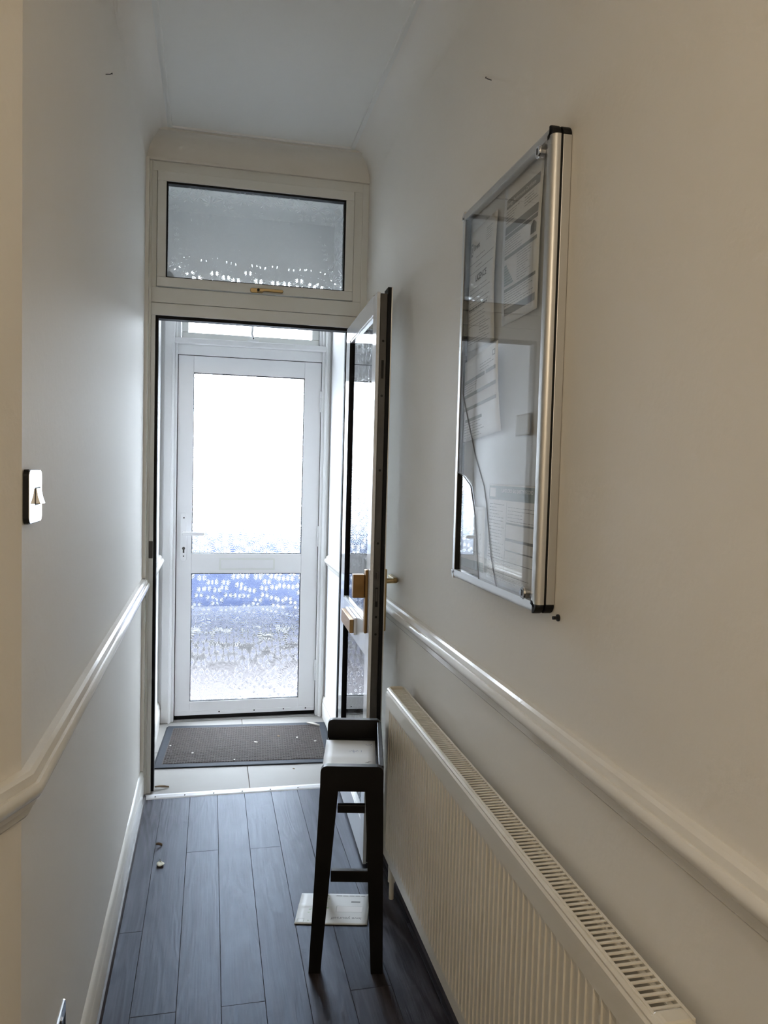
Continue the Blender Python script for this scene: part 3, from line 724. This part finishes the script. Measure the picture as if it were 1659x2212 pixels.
p4.lines('printed_text', 'ink_soft', .126, .28, .050, .082, .0075, .0012, .6)
p4.lines('printed_text', 'ink_soft', .010, .27, .180, .218, .0075, .0014, .6)
p5 = pinned('notice', 'handwritten contact sheet in the bottom left corner of the noticeboard', 1.925, 1.366, .190, .160, lambda a, b: .0015+.006*a*a, rot=math.radians(-2))
p5.bars('coloured_band', 'ink_teal', [(.0, .136, .186, .158)])
p6 = pinned('card', 'small beige card stuck on the right half of the noticeboard', 1.577, 1.583, .082, .046, lambda a, b: .001+.003*a)
p6.o.data.materials[0] = MATS['card']; p6.o['category'] = 'card'
del p6.o['group']

# ------------------------------------------------------------------ radiator
rx0, rx1, ry0, ry1, rz0, rz1 = .588, .650, .865, 2.472, .155, .722
rd = empty('radiator', (.62, (ry0+ry1)/2, 0)); tag(rd, 'long cream panel radiator with fluted front below the dado rail', 'radiator')
oy = (ry0+ry1)/2; ox = .62
RX = lambda x: x-ox
pitch = .0248; nfl = int((ry1-ry0-.05)/pitch)
# fluted front panel: rows of points in y, at several heights
ys = [(ry0, 0)]; y = ry0+.024
for k in range(nfl):
    ys += [(y, 0), (y+.0014, .0028), (y+.0192, .0028), (y+.0206, 0)]; y += pitch
ys.append((ry1, 0))
zs = [(rz0, 0, -.010), (rz0, 0, 0), (rz0+.035, 0, 0), (rz0+.045, 1, 0), (rz1-.072, 1, 0), (rz1-.060, 0, 0), (rz1-.014, 0, 0), (rz1-.009, 0, -.0035), (rz1-.004, 0, -.002), (rz1, 0, -.006), (rz1, 0, -.012)]
vs = []; fs = []
for z, a, inn in zs:
    for yy, d in ys: vs.append((RX(rx0-inn+d*a), yy-oy, z))
n = len(ys)
for j in range(len(zs)-1):
    for i in range(n-1): fs.append((j*n+i, j*n+i+1, (j+1)*n+i+1, (j+1)*n+i))
MB().add(vs, fs).build('front_panel', 'radiator', rd)
MB().box(RX(rx1-.012), RX(rx1), ry0-oy, ry1-oy, rz0, rz1-.012).build('back_panel', 'radiator', rd, bevel=.003)
MB().box(RX(rx0+.018), RX(rx1-.014), ry0-oy+.01, ry1-oy-.01, rz0+.03, rz1-.055).build('convector', 'radiator_inside', rd)
MB().box(RX(rx0+.008), RX(rx0+.0135), ry0-oy+.004, ry1-oy-.004, rz1-.006, rz1+.002).build('grille_rim', 'radiator', rd, bevel=.001)
MB().box(RX(rx1-.006), RX(rx1-.0005), ry0-oy+.004, ry1-oy-.004, rz1-.006, rz1+.002).build('grille_rim', 'radiator', rd, bevel=.001)
sp = .0135; ns = int((ry1-ry0-.05)/sp)
s0 = None
for k in range(ns):
    yy = ry0+.034+sp*k-oy
    if s0 is None:
        hw = (rx1-rx0-.0195)/2
        s0 = MB().prism([(-.0027, -.0008), (.0027, -.0008), (.0023, .0010), (-.0023, .0010)], 0, -hw, hw).build('slat', 'radiator', rd, loc=(RX((rx0+rx1)/2+.0037), yy, rz1))
    else:
        copy(s0, (RX((rx0+rx1)/2+.0037), yy, rz1))
for a, b in ((ry0-.002, ry0+.026), (ry1-.006, ry1+.002)):
    MB().prism([(RX(rx0+.004), rz0+.01), (RX(rx1), rz0+.01), (RX(rx1), rz1-.004), (RX(rx1-.010), rz1+.005), (RX(rx0+.012), rz1+.005), (RX(rx0+.004), rz1-.002)], 1, a-oy, b-oy).build('end_cap', 'radiator', rd, bevel=.004)
MB().cyl((RX(.618), 2.445-oy, .0), (RX(.618), 2.445-oy, rz0+.01), .0085).cyl((RX(.618), 2.445-oy, .06), (RX(.618), 2.445-oy, .12), .013).build('valve_pipe', 'radiator', rd, smooth=True)
MB().cyl((RX(.622), .90-oy, .0), (RX(.622), .90-oy, rz0+.01), .0085).build('valve_pipe', 'radiator', rd, smooth=True)
MB().box(RX(rx1-.002), RX(XR-.0005), 1.1-oy, 1.13-oy, .3, .66).box(RX(rx1-.002), RX(XR-.0005), 2.2-oy, 2.23-oy, .3, .66).build('wall_bracket', 'radiator', rd)

# ------------------------------------------------------------------ stool
sw = empty('stool', (.403, 2.088, 0), math.radians(-11.5)); tag(sw, 'narrow black wooden stool with raised ends beside the radiator', 'stool')
SL = .43
def end_frame(y):
    # legs widen to the floor; apron on top with rounded corners
    th = .021; top = .611
    rc = []
    for k in range(7):
        t = math.pi/2*k/6; rc.append((-.090+.018*(1-math.cos(t)), top-.018+.018*math.sin(t)))
    rcR = [(-q[0], q[1]) for q in reversed(rc)]
    MB().prism(rc+rcR+[(.0905, .548), (-.0905, .548)], 1, y, y+th).build('end_board', 'stool_wood', sw)
    for sgn in (-1, 1):
        a0, a1 = (.078, .112) if sgn < 0 else (.068, .1025)
        MB().prism([(sgn*.0905, .548), (sgn*.038, .548), (sgn*a0, 0), (sgn*a1, 0)], 1, y, y+th).build('leg', 'stool_wood', sw)
    if y > .1: return
    MB().box(-.0395, .0395, y+.002, y+th-.002, .474, .497).build('stretcher', 'stool_wood', sw, bevel=.0015)
    MB().box(-.0545, .0545, y+.002, y+th-.002, .271, .304).build('stretcher', 'stool_wood', sw, bevel=.0015)
end_frame(0); end_frame(SL-.021)
MB().box(-.088, .0755, .0212, SL-.0212, .528, .550).build('seat', 'stool_wood', sw, bevel=.002)
MB().box(.0757, .0905, .0212, SL-.0212, .520, .606).build('side_board', 'stool_wood', sw, bevel=.002)

# paper on the stool, lying across the seat (reader sits at the far end)
ang = math.radians(-11.5)
UX, UY = Vector((math.cos(ang), math.sin(ang), 0)), Vector((-math.sin(ang), math.cos(ang), 0))
base = Vector((.403, 2.088, .5515))
O = base + UX*.070 + UY*.100
def fold(a, b): return .0022 + .004*max(0, 1-abs(b-.42)/.16) + .003*max(0, 1-abs(b-.82)/.12)
s7 = Sheet('letter', 'paper', O, -UX, UY, .162, .272, fold, nu=6, nv=24)
if s7.Nn.z < 0: raise RuntimeError('letter normal')
tag(s7.o, 'folded white letter with handwriting lying on the stool seat', 'letter')
def scrawl(sheet, name, m, strokes, wd=.0011):
    for st in strokes:
        rc = MB()
        for (a, b), (c, d) in zip(st[:-1], st[1:]):
            p = Vector((a, b)); q = Vector((c, d)); e = (q-p).normalized(); nn = Vector((-e.y, e.x))*wd/2
            rc.add([sheet.P(x.x, x.y, .0007) for x in (p-nn, p+nn, q+nn, q-nn)], [(0, 1, 2, 3)])
        rc.build(name, m, sheet.o)
def squiggle(a, b, w_, h_, n):
    return [(a+w_*k/n, b+h_*(.5+.5*math.sin(k*2.3))*(.6+.4*math.sin(k*1.1))) for k in range(n+1)]
scrawl(p5, 'handwriting', 'ink_soft', [squiggle(.018, .108, .055, .015, 16), squiggle(.080, .110, .090, .014, 24), squiggle(.10, .018, .022, .014, 7), [(.150, .070), (.158, .066), (.160, .078), (.151, .080), (.158, .094)]], .0013)
scrawl(s7, 'handwriting', 'ink_blue', [squiggle(.055, .168, .030, .012, 9), [(.068, .156), (.070, .184)], [(.045, .166), (.045, .178)], squiggle(.010, .218, .022, .012, 7), [(.012, .206), (.013, .236)]])
scrawl(s7, 'handwriting', 'ink', [squiggle(.018, .074, .014, .012, 5), [(.014, .082), (.017, .082)]], .0016)

# envelope on the floor
BRc, BLc, TRc = Vector((.506, 2.306, .001)), Vector((.280, 2.354, .001)), Vector((.550, 2.475, .001))
s8 = Sheet('envelope', 'envelope', BRc, BLc-BRc, TRc-BRc, .233, .176, lambda a, b: .0016+.0022*math.sin(3.1*b)*(.4+.6*a)+.0030*max(0, 1-abs(b-.55)/.08)*a, nu=10, nv=20, thick=.0016)
if s8.Nn.z < 0: raise RuntimeError('env normal')
tag(s8.o, 'white window envelope lying on the floor under the stool', 'envelope')
s8.text('printed_text', 'ink_soft', [('love yourself', .020, .038, .019, .0001)])
s8.lines('printed_text', 'ink_soft', .015, .125, .160, .165, .008, .0045, 1.2)
s8.bars('address_window', 'paper', [(.022, .066, .105, .098)])
s8.bars('window_edge', 'ink_soft', [(.021, .065, .106, .066), (.021, .098, .106, .099), (.105, .066, .106, .098)])
s8.bars('postal_mark', 'ink_soft', [(.030, .120, .060, .130)])
s8.bars('corner_stamp', 'ink_soft', [(.205, .008, .226, .009), (.205, .026, .226, .027), (.205, .008, .206, .027), (.225, .008, .226, .027)])
rc = []
for k in range(26):
    a = random.uniform(.125, .195); b = random.uniform(.01, .165); rc.append((a, b, a+random.uniform(.003, .009), b+random.uniform(.002, .006)))
s8.bars('leaf_print', 'ink_green', rc)

# ------------------------------------------------------------------ light switch, socket, nails
sy0, sy1, sz0, sz1 = 1.272, 1.388, 1.356, 1.438
lsw = empty('light_switch', (XL, 1.318, 1.397)); tag(lsw, 'chrome light switch with three rockers on the left wall', 'light switch')
MB().prism(rrect(.092, .086, .010), 0, .0005, .0075).build('dark_reflection_rim', 'black_plastic', lsw)  # black rim added in place of the dark reflection in the chrome edge
MB().prism(rrect(.090, .084, .010), 0, .0076, .0095).build('plate', 'chrome', lsw, bevel=.0012)
for k in (-1, 0, 1):
    MB().prism([(-.0125, 0), (.0125, 0), (.0125, .0035), (0, .0055), (-.0125, .0105)][::-1] if False else [(.008, -.0125), (.0165, -.0125), (.0125, 0), (.0105, .0125), (.008, .0125)], 1, -.0055, .0055).build('rocker', 'chrome', lsw, bevel=.0008, loc=(.001, .014-.0118*k, 0))
MB().box(.0094, .0099, -.006, .034, -.0145, .0145).build('rocker_surround', 'black_plastic', lsw)
sk = empty('wall_socket', (XL, 1.535, .314)); tag(sk, 'chrome wall socket low on the left wall at the bottom edge', 'socket')
MB().prism(rrect(.150, .086, .008), 0, .0005, .009).build('plate', 'chrome', sk, bevel=.004)
for k in (-1, 1):
    MB().box(.0088, .0098, -.025+k*.04, .025+k*.04, -.026, .018).build('outlet', 'black_plastic', sk)
    MB().box(.009, .0125, -.006+k*.02, .006+k*.02, .020, .036).build('rocker', 'chrome', sk, bevel=.001)
def nail(x, y, z, sgn, lab):
    o = MB().tube([(0, 0, 0), (sgn*.011, -.001, .001), (sgn*.016, -.002, .003)], .0011, n=8).cyl((sgn*.016, -.002, .003), (sgn*.0172, -.002, .0035), .0024, n=10).build('nail', 'dark_metal', loc=(x, y, z))
    tag(o, lab, 'nail', 'bent nails in the hallway walls')
nail(XL, 2.160, 2.470, 1, 'bent nail high on the left wall')
nail(XR, 1.870, 2.446, -1, 'bent nail high on the right wall above the noticeboard')

# ------------------------------------------------------------------ lamp behind the viewer
lp = empty('pendant_lamp', (-.05, -1.15, CE)); tag(lp, 'warm pendant lamp hanging in the rear part of the hallway', 'lamp')
MB().cyl((0, 0, 0), (0, 0, -.025), .045, n=20).build('ceiling_rose', 'door_white', lp, smooth=True)
MB().cyl((0, 0, -.025), (0, 0, -.40), .003, n=8).build('flex', 'door_white', lp)
MB().cyl((0, 0, -.40), (0, 0, -.45), .02, n=16).build('lamp_holder', 'door_white', lp, smooth=True)
ld = bpy.data.lights.new('bulb_light', 'POINT'); ld.energy = 17.5; ld.color = (1.0, 0.83, 0.62); ld.shadow_soft_size = .05
lo = bpy.data.objects.new('bulb_light', ld); COL.objects.link(lo); lo.parent = lp; lo.location = (0, 0, -.50)

# ------------------------------------------------------------------ outside
tag(MB().box(-30, 30, 4.62, 40, -.35, -.14).build('ground_outside', 'paving'), 'grey paving outside seen blurred through the front door', 'ground', kind=ST)
tag(MB().box(-1.2, 1.8, 4.62, 5.9, -.14, -.06).build('path_outside', 'brick_path'), 'pinkish front path just outside the front door', 'path', kind=ST)
tag(MB().box(-30, 30, 12.0, 12.2, -.14, 1.7).build('wall_outside', 'render_white'), 'bright white wall across the street beyond the glass', 'wall', kind=ST)
car = empty('car', (-.20, 8.0, -.14)); tag(car, 'blue car parked outside seen blurred through the glass', 'car')
side = [(-2.0, .30), (-2.02, .62), (-1.95, .90), (-1.30, .97), (1.05, .97), (1.9, .88), (2.02, .60), (2.0, .30)]
MB().prism(side, 1, -.85, .85).build('body', 'car_blue', car, bevel=.06)
roof = [(-1.55, .97), (-1.05, 1.38), (.25, 1.40), (.95, .97)]
MB().prism(roof, 1, -.72, .72).build('cabin', 'car_glass', car, bevel=.05)
MB().box(-1.02, .24, -.70, .70, 1.36, 1.42).build('roof', 'car_blue', car, bevel=.02)
for x in (-1.3, 1.3):
    for yy in (-.84, .66):
        wh = MB().cyl((x, yy, .31), (x, yy+.18, .31), .31, n=24).build('wheel', 'tyre', car)
        MB().cyl((x, yy-.01, .31), (x, yy, .31), .19, n=18).build('hub', 'lock_rail', wh)
